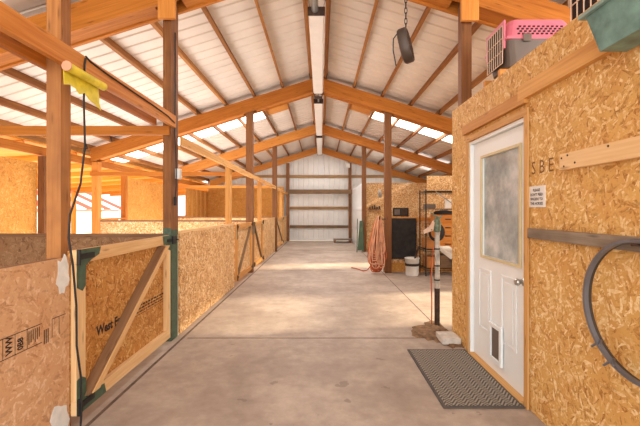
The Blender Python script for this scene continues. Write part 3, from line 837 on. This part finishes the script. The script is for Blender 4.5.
# wheel hoop
HY, HZ, HR = 1.545, 0.94, 0.318
t = thing('wheel_hoop', 'two nested grey steel hoops hanging on the office wall', 'hoop', (OX, HY, HZ-HR))
def band(r0, r1, xa, xb, nm, mat, n=64):
    q = MB(); vs = []; fs = []
    prof = [(r0, xa), (r1, xa), (r1, xb), (r0, xb)]
    for k in range(n):
        a = 2*math.pi*k/n
        for r_, x in prof: vs.append((x, HY+r_*math.cos(a), HZ+r_*math.sin(a)))
    for k in range(n):
        j = (k+1) % n
        for i in range(4): fs.append((k*4+i, k*4+(i+1) % 4, j*4+(i+1) % 4, j*4+i))
    q.add(vs, fs); return q.build(nm, mat, t)
band(HR-0.012, HR, OX-0.06, OX-0.042, 'outer_hoop', 'rim_dark')
band(HR-0.016, HR-0.002, OX-0.082, OX-0.0605, 'inner_hoop', 'rim_steel')
q = MB()
for dy in (0, 0.07):
    yy = HY+HR-0.10-dy*1.1; zz = HZ-0.22-dy*0.9
    q.tube([(OX-0.07, yy+0.05, zz-0.03), (OX-0.06, yy, zz+0.02), (OX-0.09, yy-0.03, zz)], 0.006, 6)
q.build('wire_clip', 'rim_steel', t)
q = MB().tube([(OX-0.0365, HY, HZ+HR-0.026), (OX-0.10, HY, HZ+HR-0.026)], 0.006, 8)
tag(q.build('spike', 'rust_metal'), 'iron spike holding the steel hoops on the grey plank', 'spike')
# teal bin
t = thing('storage_bin', 'teal plastic bin fixed to the office wall at top right', 'bin', (1.34, 1.2, 2.12))
q = MB(); bx0, bx1, by0, by1, bz0, bz1 = 1.25, 1.41, 0.62, 1.685, 2.115, 2.31
vs = []
th = 0.006; ins = 0.045
for (i_, z) in ((0, bz1), (ins, bz0)):
    vs += [(bx0+i_*0.8, by0+i_, z), (bx1, by0+i_, z), (bx1, by1-i_, z), (bx0+i_*0.8, by1-i_, z)]
for (i_, z) in ((0, bz1), (ins, bz0+th)):
    vs += [(bx0+th+i_*0.8, by0+th+i_, z), (bx1-th, by0+th+i_, z), (bx1-th, by1-th-i_, z), (bx0+th+i_*0.8, by1-th-i_, z)]
fs = []
for k in range(4):
    j = (k+1) % 4
    fs += [(k, j, 4+j, 4+k), (8+k, 12+k, 12+j, 8+j), (k, 8+k, 8+j, j)]
fs += [(4, 5, 6, 7), (12, 15, 14, 13)]
q.add(vs, fs); q.build('tub', 'teal_plastic', t)
q = MB()
for (a, b, c, e) in [(bx0-0.02, bx0-0.0005, by0-0.02, by1+0.02), (bx0, bx1, by1+0.0005, by1+0.02), (bx0, bx1, by0-0.02, by0-0.0005)]: q.box(a, b, c, e, bz1-0.018, bz1)
q.build('rim', 'teal_rim', t, bevel=0.002)
MB().box(1.4105, OX-0.0365, 0.8, 1.6, 2.18, 2.25).build('mounting_cleat', 'fresh_orange', t, grain=True)

# ------------------------------------------------------------------ floor mat, block, dirt, hydrant
t = thing('floor_mat', 'dark ribbed rubber doormat on the concrete in front of the office door', 'mat', (1.15, 3.0, 0))
MB().box(0.875, 1.405, 2.50, 3.50, 0.002, 0.014).build('mat_field', 'mat_rubber', t)
q = MB()
for (a, b, c, e) in [(0.855, 0.875, 2.478, 3.522), (1.405, 1.425, 2.478, 3.522), (0.875, 1.405, 2.478, 2.50), (0.875, 1.405, 3.50, 3.522)]: q.box(a, b, c, e, 0.002, 0.011)
q.build('mat_border', 'mat_edge', t)
def mound(name, cx, cy, rx, ry, h, mat, seed, sx=None):
    rnd = random.Random(seed); q = MB(); n = 36; vs = [(cx, cy, h)]; fs = []
    amp = [1+0.18*math.sin(3*2*math.pi*k/n+seed)+rnd.uniform(-0.13, 0.13) for k in range(n)]
    for ri, f in enumerate((0.35, 0.7, 0.9, 1.0)):
        for k in range(n):
            a = 2*math.pi*k/n
            z = (h*(0.95, 0.75, 0.5, 0.0)[ri]+(rnd.uniform(-0.25, 0.3)*h if ri < 3 else 0))
            x = cx+rx*f*amp[k]*math.cos(a)
            if sx: x = min(x, sx)
            vs.append((x, cy+ry*f*amp[k]*math.sin(a), max(z, 0.0005)))
    for k in range(n):
        fs.append((0, 1+k, 1+(k+1) % n))
        for r_ in range(3): fs.append((1+r_*n+k, 1+(r_+1)*n+k, 1+(r_+1)*n+(k+1) % n, 1+r_*n+(k+1) % n))
    q.add(vs, fs); return q.build(name, mat)
tag(mound('dirt_patch', 1.32, 4.02, 0.26, 0.40, 0.03, 'dirt', 5, 1.44), 'broken concrete and dirt around the foot of the water hydrant', 'dirt', kind='stuff')
t = MB().box(1.245, 1.435, 3.64, 3.86, 0.012, 0.075).build('concrete_block', 'cement', bevel=0.006)
tag(t, 'pale flat concrete block on the dirt beside the office corner', 'block')
HXp, HYp = 1.385, 4.24
t = thing('yard_hydrant', 'tall grey water hydrant pipe standing in the dirt patch', 'hydrant', (HXp, HYp, 0))
q = MB().tube([(HXp, HYp, 0.01), (HXp, HYp, 0.46)], 0.032, 12); q.build('lower_pipe', 'rust_metal', t)
q = MB().tube([(HXp, HYp, 0.4605), (HXp, HYp, 1.13)], 0.028, 12); q.build('riser_pipe', 'pipe_metal', t)
q = MB().lathe([(0.0, 1.1305), (0.036, 1.1305), (0.045, 1.16), (0.045, 1.24), (0.03, 1.28), (0.02, 1.31), (0, 1.31)], (HXp, HYp, 0), 14)
q.tube([(HXp, HYp, 1.19), (HXp-0.06, HYp-0.02, 1.19), (HXp-0.085, HYp-0.03, 1.15)], 0.02, 8); q.build('valve_head', 'green_brass', t)
q = MB().bar((HXp+0.02, HYp, 1.30), (HXp-0.08, HYp, 1.36), 0.03, 0.012); q.bar((HXp-0.005, HYp-0.02, 1.27), (HXp+0.055, HYp-0.02, 1.33), 0.012, 0.02); q.build('pump_handle', 'green_brass', t)
for z in (0.55, 0.72, 0.92): MB().lathe([(0.0285, z), (0.034, z+0.002), (0.034, z+0.016), (0.0285, z+0.018)], (HXp, HYp, 0), 12).build('tape_band', 'black_rubber', t)
t = tag(MB().tube([(HXp-0.06, HYp+0.02, 0.02), (HXp-0.055, HYp+0.03, 0.3), (HXp-0.06, HYp+0.03, 0.6), (HXp-0.05, HYp+0.03, 0.8), (HXp-0.035, HYp+0.02, 0.95)], 0.007, 6).build('power_cord', 'orange_hose'), 'thin orange cord running down beside the hydrant pipe', 'cord')
t = tag(MB().poly([(HXp-0.17, HYp-0.045, 1.11), (HXp-0.06, HYp-0.045, 1.15), (HXp-0.045, HYp-0.045, 1.24), (HXp-0.06, HYp-0.045, 1.27), (HXp-0.10, HYp-0.045, 1.20), (HXp-0.18, HYp-0.045, 1.15)], (0, 1, 0), 0.012).build('glove', 'flesh_paper'), 'pale work glove draped on the hydrant spout', 'glove')
t = thing('bench_board', 'pale board end jutting out beside the office corner', 'board', (1.52, 4.4, 0.9))
q = MB().bar((1.50, 3.935, 0.87), (1.50, 4.35, 0.93), 0.13, 0.045); q.build('board', 'off_white', t, grain=True)
q = MB().bar((1.52, 3.936, 0.66), (1.50, 4.2, 0.87), 0.03, 0.03); q.build('bracket', 'rust_metal', t)

# ------------------------------------------------------------------ right bay: low wall, mat, hoses, rack
LW = 8.14
t = thing('low_partition', 'low chipboard partition behind the bucket and wire rack', 'partition', (3.3, LW, 0))
MB().box(1.43, XR-0.03, LW-0.012, LW+0.012, 0, 1.235).build('panel', 'osb_stall', t)
MB().box(1.60, XR-0.03, LW-0.05, LW-0.0125, 1.16, 1.235).build('rail', 'beam_bright', t, grain=True)
MB().box(1.60, XR-0.03, LW-0.05, LW-0.0125, 0.0, 0.20).build('base_rail', 'osb_inner', t, grain=True)
t = tag(MB().box(1.60, 2.17, LW-0.066, LW-0.0505, 0.29, 1.215).build('rubber_mat', 'black_rubber', bevel=0.004), 'black rubber mat hanging upright on the low partition', 'mat')
# bucket
t = thing('bucket', 'white plastic bucket with dark label band on the floor', 'bucket', (1.93, 7.62, 0))
bx, by = 1.95, 7.62
MB().lathe([(0, 0.002), (0.128, 0.002), (0.132, 0.02), (0.15, 0.36), (0.158, 0.36), (0.158, 0.38), (0.145, 0.38), (0.127, 0.02), (0, 0.02)], (bx, by, 0), 26).build('pail', 'bucket_white', t)
q = MB().lathe([(0.1432, 0.21), (0.1445, 0.21), (0.147, 0.265), (0.1455, 0.265)], (bx, by, 0), 26); q.build('label_band', 'ink', t)
q = MB().tube([(bx-0.155, by, 0.33)]+[(bx-0.17*math.cos(a), by-0.06*math.sin(a), 0.33-0.12*math.sin(a)) for a in [math.pi*k/8 for k in range(1, 8)]]+[(bx+0.155, by, 0.33)], 0.004, 6)
q.build('wire_handle', 'black_metal', t)
t = tag(MB().bar((bx-0.06, by, 0.03), (bx+0.17, by+0.06, 0.62), 0.05, 0.02).build('scraper', 'rust_metal', grain=True), 'dark tool handle sticking up out of the white bucket', 'tool')
# hoses on the post
def loops(cx, cy, ztop_, n, rmin, rmax, dmin, dmax, rad, seed):
    rnd = random.Random(seed); q = MB()
    for i in range(n):
        rx = rnd.uniform(rmin, rmax); zb = rnd.uniform(dmin, dmax); zt_ = ztop_-rnd.uniform(0, 0.05); yy = cy+rnd.uniform(-0.05, 0.05); xo = rnd.uniform(-0.10, 0.08)
        pts = []
        for k in range(26):
            a = 2*math.pi*k/26; zz = (zt_+zb)/2+(zt_-zb)/2*math.copysign(abs(math.sin(a))**0.6, math.sin(a))
            f = (zt_-zz)/(zt_-zb); wd = rx*(0.45+0.65*f)
            c = math.cos(a)
            pts.append((cx+xo*f+wd*math.copysign(abs(c)**0.5, c), yy+0.03*math.sin(2*a), zz))
        q.tube(pts, rad, 6, closed=True)
    return q
q = loops(1.25, 7.84, 1.22, 20, 0.06, 0.17, 0.02, 0.30, 0.013, 4)
q.tube([(1.12, 7.86, 0.20), (1.04, 7.95, 0.06), (0.97, 8.1, 0.014), (0.86, 8.4, 0.014), (0.74, 8.6, 0.014)], 0.0115, 6)
tag(q.build('garden_hose', 'orange_hose'), 'thick bundle of orange hose loops hanging beside the right post', 'hose')
q = loops(1.25, 7.70, 1.26, 12, 0.05, 0.16, 0.04, 0.5, 0.011, 9)
tag(q.build('extension_cord', 'peach_hose'), 'pale peach cord loops hanging over the orange hose bundle', 'cord')
q = MB().tube([(1.44, 7.90, 1.20), (1.30, 7.84, 1.20), (1.26, 7.64, 1.20), (1.26, 7.62, 1.27)], 0.012, 8)
tag(q.build('hook', 'rust_metal'), 'iron hook on the right post holding the hoses', 'hook')
# wire rack
t = thing('wire_rack', 'tall black wire shelving rack against the low partition', 'rack', (2.75, 7.75, 0))
rx0, rx1, ry0, ry1 = 2.22, 3.40, 7.52, 7.98
for (x, y) in ((rx0, ry0), (rx0, ry1), (rx1, ry0), (rx1, ry1)): MB().tube([(x, y, 0), (x, y, 1.84)], 0.014, 8).build('upright', 'black_metal', t)
for z in (0.16, 0.56, 1.42, 1.80):
    q = MB()
    for (a, b) in (((rx0, ry0), (rx1, ry0)), ((rx0, ry1), (rx1, ry1)), ((rx0, ry0), (rx0, ry1)), ((rx1, ry0), (rx1, ry1))):
        q.tube([(a[0], a[1], z), (b[0], b[1], z)], 0.008, 6); q.tube([(a[0], a[1], z-0.04), (b[0], b[1], z-0.04)], 0.006, 6)
    for k in range(9):
        y = ry0+(ry1-ry0)*(k+0.5)/9; q.tube([(rx0, y, z+0.003), (rx1, y, z+0.003)], 0.003, 5)
    q.build('shelf', 'black_metal', t)
q = MB().bar((2.42, 7.50, 1.79), (2.75, 7.50, 1.55), 0.012, 0.02); q.build('cross_brace', 'grey_metal', t)
# stuff on the rack
def boxthing(x0, x1, y0, y1, z0, z1, mat, nm, lab, cat, lid=None):
    t = thing(nm, lab, cat, ((x0+x1)/2, (y0+y1)/2, z0))
    MB().box(x0, x1, y0, y1, z0, z1).build('body', mat, t, bevel=0.006)
    if lid: MB().box(x0-0.006, x1+0.006, y0-0.006, y1+0.006, z1+0.0005, z1+0.03).build('lid', lid, t, bevel=0.004)
    return t
def drawers(x0, x1, y0, y1, z0, z1):
    t = thing('drawer_chest', 'orange wooden drawer chest standing on the wire rack', 'chest', ((x0+x1)/2, (y0+y1)/2, z0))
    MB().box(x0, x1, y0+0.012, y1, z0, z1).build('carcass', 'beam_bright', t, grain=True, bevel=0.003)
    for k in range(4):
        a = z0+0.015+k*(z1-z0-0.02)/4; b = a+(z1-z0-0.02)/4-0.012
        dr = MB().box(x0+0.012, x1-0.012, y0-0.004, y0+0.0115, a, b).build('drawer', 'beam_bright', t, grain=True, bevel=0.003)
        MB().box((x0+x1)/2-0.06, (x0+x1)/2+0.06, y0-0.022, y0-0.0045, (a+b)/2-0.01, (a+b)/2+0.012).build('drawer_pull', 'black_metal', dr, bevel=0.003)
drawers(2.44, 2.98, 7.60, 7.92, 0.572, 1.30)
boxthing(2.25, 2.42, 7.58, 7.9, 0.572, 0.80, 'cardboard', 'cardboard_box', 'brown cardboard box on the rack left of the drawer chest', 'box')
boxthing(2.26, 2.50, 7.58, 7.92, 0.172, 0.40, 'cardboard', 'cardboard_box', 'brown cardboard box on the lowest rack shelf', 'box')
boxthing(2.54, 3.0, 7.56, 7.9, 0.172, 0.44, 'old_girt', 'wooden_crate', 'dark wooden crate on the lowest rack shelf', 'crate')
boxthing(2.64, 2.77, 7.56, 7.59, 1.432, 1.63, 'paper', 'notice_card', 'white card propped on the upper rack shelf', 'card')
q = MB()
for i in range(7):
    rr = 0.12+0.008*i; q.tube([(2.40+rr*0.95*math.cos(2*math.pi*k/20)+0.006*i, 7.44+0.008*i, 0.93+rr*1.1*math.sin(2*math.pi*k/20)) for k in range(20)], 0.013, 6, closed=True)
tag(q.build('rope_coil', 'black_rubber'), 'coil of black hose hanging on the front of the rack', 'coil')
def bag(name, mat, label, x0, x1, y0, y1, z0, h, seed, cat='bag'):
    rnd = random.Random(seed); q = MB(); n = 16; vs = []; fs = []
    lv = [(0, 0.85), (0.25, 1.0), (0.55, 0.95), (0.8, 0.7), (1.0, 0.25)]
    cx, cy = (x0+x1)/2, (y0+y1)/2
    for f, s_ in lv:
        for k in range(n):
            a = 2*math.pi*k/n; j = 1+rnd.uniform(-0.08, 0.08)
            vs.append((cx+(x1-x0)/2*s_*j*math.cos(a), cy+(y1-y0)/2*s_*j*math.sin(a), z0+h*f))
    fs.append(tuple(range(n))[::-1]); fs.append(tuple(range(4*n, 5*n)))
    for i in range(4):
        for k in range(n): fs.append((i*n+k, i*n+(k+1) % n, (i+1)*n+(k+1) % n, (i+1)*n+k))
    q.add(vs, fs, None, True); return tag(q.build(name, mat), label, cat)
bag('feed_bag', 'black_rubber', 'black bag lying on top of the drawer chest', 2.46, 2.90, 7.62, 7.9, 1.302, 0.10, 3)

boxthing(2.26, 2.44, 7.56, 7.86, 1.432, 1.53, 'grey_plastic', 'tool_box', 'grey tool box on the upper rack shelf', 'box')

# far right wall items
t = thing('wall_tray', 'dark bracket shelf of tools on the far chipboard wall', 'shelf', (1.85, ty-0.06, 1.45))
MB().box(1.62, 2.05, ty-0.14, ty-0.001, 1.43, 1.455).build('shelf_board', 'dark_post', t, grain=True)
q = MB()
for k in range(5): q.box(1.66+k*0.08, 1.70+k*0.08, ty-0.11, ty-0.05, 1.456, 1.52+0.03*(k % 3))
q.build('tool', 'black_metal', t)
t = thing('framed_board', 'small black framed board on the far chipboard wall', 'frame', (2.7, ty, 1.3))
MB().box(2.48, 3.02, ty-0.03, ty-0.0008, 1.20, 1.49).build('frame', 'black_metal', t, bevel=0.004)
MB().box(2.53, 2.72, ty-0.034, ty-0.0305, 1.25, 1.44).build('panel', 'grey_plastic', t); MB().box(2.77, 2.97, ty-0.034, ty-0.0305, 1.25, 1.44).build('panel', 'rust_metal', t)
t = thing('wall_lamp', 'pale wall lantern on the far chipboard wall left of the post', 'lamp', (2.02, ty, 1.95))
MB().box(1.98, 2.06, ty-0.05, ty-0.0008, 1.9, 2.12).build('back_plate', 'off_white', t, bevel=0.004)
MB().lathe([(0, 1.84), (0.05, 1.85), (0.06, 1.95), (0.03, 2.02), (0, 2.02)], (2.02, ty-0.115, 0), 14).build('lamp_shade', 'grey_metal', t)
# green folded tarp / chair beside post
t = thing('folding_chair', 'folded green camp chair leaning by the far right post', 'chair', (1.34, 11.9, 0))
q = MB().poly([(1.22, 11.90, 0.06), (1.42, 11.90, 0.06), (1.40, 11.98, 1.05), (1.30, 11.98, 1.05)], (0, -1, 0), 0.03); q.build('canvas', 'green_tarp', t)
for x in (1.20, 1.43):
    MB().tube([(x, 11.86, 0), (1.31+(x-1.31)*0.75, 11.975, 1.12)], 0.014, 8).build('leg', 'green_paint', t)
# hanging floodlight near the gable
t = thing('floodlight', 'small white floodlight hanging from the farthest right rafter', 'light', (1.22, 16.0, 3.32))
MB().box(1.12, 1.30, 15.94, 16.02, 3.32, 3.52).build('lamp_head', 'off_white', t, bevel=0.01)
MB().tube([(1.25, 15.98, 3.52), (1.25, 15.98, 3.58), (1.22, 16.27, 3.68)], 0.012, 6).build('arm', 'black_metal', t)

# ------------------------------------------------------------------ cables, yellow roll, outlet on the left
q = MB().tube([(HX+0.026, 2.31, 2.37), (HX+0.026, 2.30, 2.33), (HX+0.024, 2.295, 2.1), (HX+0.035, 2.29, 1.8), (HX+0.04, 2.24, 1.55), (HX+0.045, 2.14, 1.36), (SX+0.055, 2.12, 1.22), (SX+0.06, 2.15, 1.05), (SX+0.06, 2.18, 0.8), (SX+0.055, 2.19, 0.55), (SX+0.06, 2.22, 0.35), (SX+0.065, 2.22, 0.15), (SX+0.07, 2.20, 0.012)], 0.0062, 8)
tag(q.build('cable', 'black_rubber'), 'black cable hanging from the header down past the nearest gate hinge', 'cable')
q = MB().tube([(HX+0.027, 2.31, 2.385), (HX+0.027, 2.36, 2.37), (HX+0.027, 2.5, 2.36), (HX+0.026, 2.8, 2.352), (HX+0.026, 3.2, 2.345), (HX+0.026, 3.55, 2.33), (HX+0.026, 3.72, 2.30)], 0.006, 6)
tag(q.build('cable', 'black_rubber'), 'thin dark cable stapled along the face of the orange header board', 'cable')
px_ = -1.583+0.012
q = MB().tube([(px_, 3.83, 3.3), (px_, 3.83, 2.6), (px_, 3.82, 2.2), (px_+0.015, 3.82, 1.9), (px_+0.02, 3.81, 1.65), (px_+0.012, 3.80, 1.52)], 0.006, 6)
q.tube([(px_+0.012, 3.80, 1.44), (px_+0.012, 3.80, 1.53)], 0.016, 8)
tag(q.build('cable', 'black_rubber'), 'black cord with plug hanging on the gate post below the outlet box', 'cable')
t = thing('outlet_box', 'small white outlet box on the side of the tall gate post', 'outlet', (px_, 3.87, 1.75))
MB().box(-1.58+0.001, -1.58+0.045, 3.845, 3.92, 1.73, 1.84).build('box', 'white_paint', t, bevel=0.004)
MB().box(-1.58+0.0455, -1.58+0.048, 3.855, 3.91, 1.74, 1.83).build('cover', 'off_white', t)
t = thing('yellow_roll', 'bright yellow paper roll hanging below the orange header board', 'roll', (-1.54, 2.28, 2.2))
MB().tube([(-1.492, 2.09, 2.232), (-1.492, 2.44, 2.232)], 0.027, 14).build('roll', 'yellow_paper', t)
MB().tube([(-1.492, 2.083, 2.232), (-1.492, 2.0895, 2.232)], 0.03, 14).build('roll_end', 'pink_end', t)
pts = [(2.10, 2.225), (2.105, 2.13), (2.15, 2.145), (2.20, 2.14), (2.24, 2.115), (2.29, 2.14), (2.33, 2.11), (2.38, 2.10), (2.46, 2.075), (2.44, 2.12), (2.43, 2.225)]
MB().poly([(-1.523, a, b) for a, b in pts], (1, 0, 0), 0.003).build('loose_flap', 'yellow_paper', t)

# ------------------------------------------------------------------ outside on the left: lean-to and distant barn
t = thing('lean_to', 'open orange timber lean-to outside the left wall openings', 'lean-to', (-8, 9, 0))
q = MB().poly([(XL-0.05, 3, 2.62), (-11, 3, 2.25), (-11, 3, 2.28), (XL-0.05, 3, 2.65)], (0, 1, 0), 20); q.build('deck', 'leanto_wood', t)
for k in range(14):
    y = 3.5+k*1.35; MB().poly([(XL-0.06, y, 2.50), (-10.9, y, 2.14), (-10.9, y, 2.25), (XL-0.06, y, 2.61)], (0, 1, 0), 0.05).build('joist', 'leanto_wood', t, grain=True)
for y in (5.5, 10.5, 15.5): MB().box(-10.9, -10.76, y, y+0.14, -0.22, 2.2).build('post', 'leanto_wood', t, grain=True)
t = thing('far_shed', 'distant white shed with red striped roof seen through the left window', 'shed', (-20, 24, -0.22))
MB().box(-26, -17, 10, 30, -0.22, 1.55).build('wall', 'white_metal', t)
q = MB(); q2 = MB()
for k in range(20):
    y = 10+k*1.0
    (q if k % 2 else q2).poly([(-16.5, y, 1.5), (-21, y, 3.6), (-21, y, 3.65), (-16.5, y, 1.55)], (0, 1, 0), 1.0)
q.build('red_roof_stripe', 'red_roof', t); q2.build('white_roof_stripe', 'white_metal', t)

# ------------------------------------------------------------------ camera
cam = bpy.data.cameras.new('camera'); co = bpy.data.objects.new('camera', cam); C.objects.link(co)
co.location = (0, 0, H); co.rotation_euler = (R(90), 0, 0)
cam.lens = 20.0; cam.sensor_width = 36.0; cam.sensor_fit = 'HORIZONTAL'
cam.shift_x = -1/640; cam.shift_y = -2/640; cam.clip_start = 0.05; cam.clip_end = 300
scene.camera = co

# ------------------------------------------------------------------ light
wd = bpy.data.worlds.new('world'); scene.world = wd; wd.use_nodes = True
bg = wd.node_tree.nodes['Background']; bg.inputs[0].default_value = (0.92, 0.96, 1.0, 1); bg.inputs[1].default_value = 1.5
def sun(dirv, e, ang, col=(1, 0.9, 0.75)):
    l = bpy.data.lights.new('sun', 'SUN'); l.energy = e; l.angle = R(ang); l.color = col
    o = bpy.data.objects.new('sun', l); C.objects.link(o); o.rotation_euler = Vector(dirv).to_track_quat('-Z', 'Y').to_euler()
sun((-1, -0.13, -0.36), 13.0, 5, (1, 0.86, 0.62))
def area(loc, tgt, sx, sy, e, col=(0.95, 0.98, 1.0)):
    l = bpy.data.lights.new('lamp', 'AREA'); l.shape = 'RECTANGLE'; l.size = sx; l.size_y = sy; l.energy = e; l.color = col
    o = bpy.data.objects.new('lamp', l); C.objects.link(o); o.location = loc
    o.rotation_euler = (Vector(tgt)-Vector(loc)).to_track_quat('-Z', 'Y').to_euler(); return o
for (y0, y1, e) in ((4.78, 7.70, 60), (8.4, 12.0, 80), (12.35, 15.4, 50)):
    o = area((RX, (y0+y1)/2, 3.915), (RX, (y0+y1)/2, 0), 0.17, (y1-y0)-0.1, e); o.rotation_euler = (0, 0, 0)
# upward fill lights added to brighten the roof: stalls, office top, tack room
area((-3.4, 8.8, 0.15), (-3.4, 8.8, 4), 2.6, 9.6, 340, (0.95, 0.97, 1.0))
area((3.5, 1.8, 2.75), (3.0, 3.0, 4), 1.6, 3.0, 190, (0.95, 0.97, 1.0))
area((3.4, 13.5, 2.5), (2.6, 13.5, 4), 2.6, 5.0, 60, (0.95, 0.97, 1.0))
area((-8.0, 9, -0.18), (-8, 9, 4), 3.0, 12.0, 520, (1, 0.9, 0.75))  # fill light added at ground level to brighten the lean-to timber
area((5.45, 5.6, 1.3), (0, 5.9, 1.6), 1.6, 2.2, 70, (1, 0.96, 0.9))  # fill light added outside the opening to brighten the right bay
# daylight from the open barn end behind the camera
area((0, -2.2, 2.0), (0, 6, 2.4), 8.0, 3.2, 300)
scene.view_settings.view_transform = 'Standard'
scene.view_settings.look = 'None'
scene.view_settings.exposure = 0.1
for o in list(C.objects):
    if o.parent is None and o.name.startswith(('stall_partition', 'low_partition', 'stall_divider')): o['kind'] = 'thing'
    if '_w' in o: del o['_w']
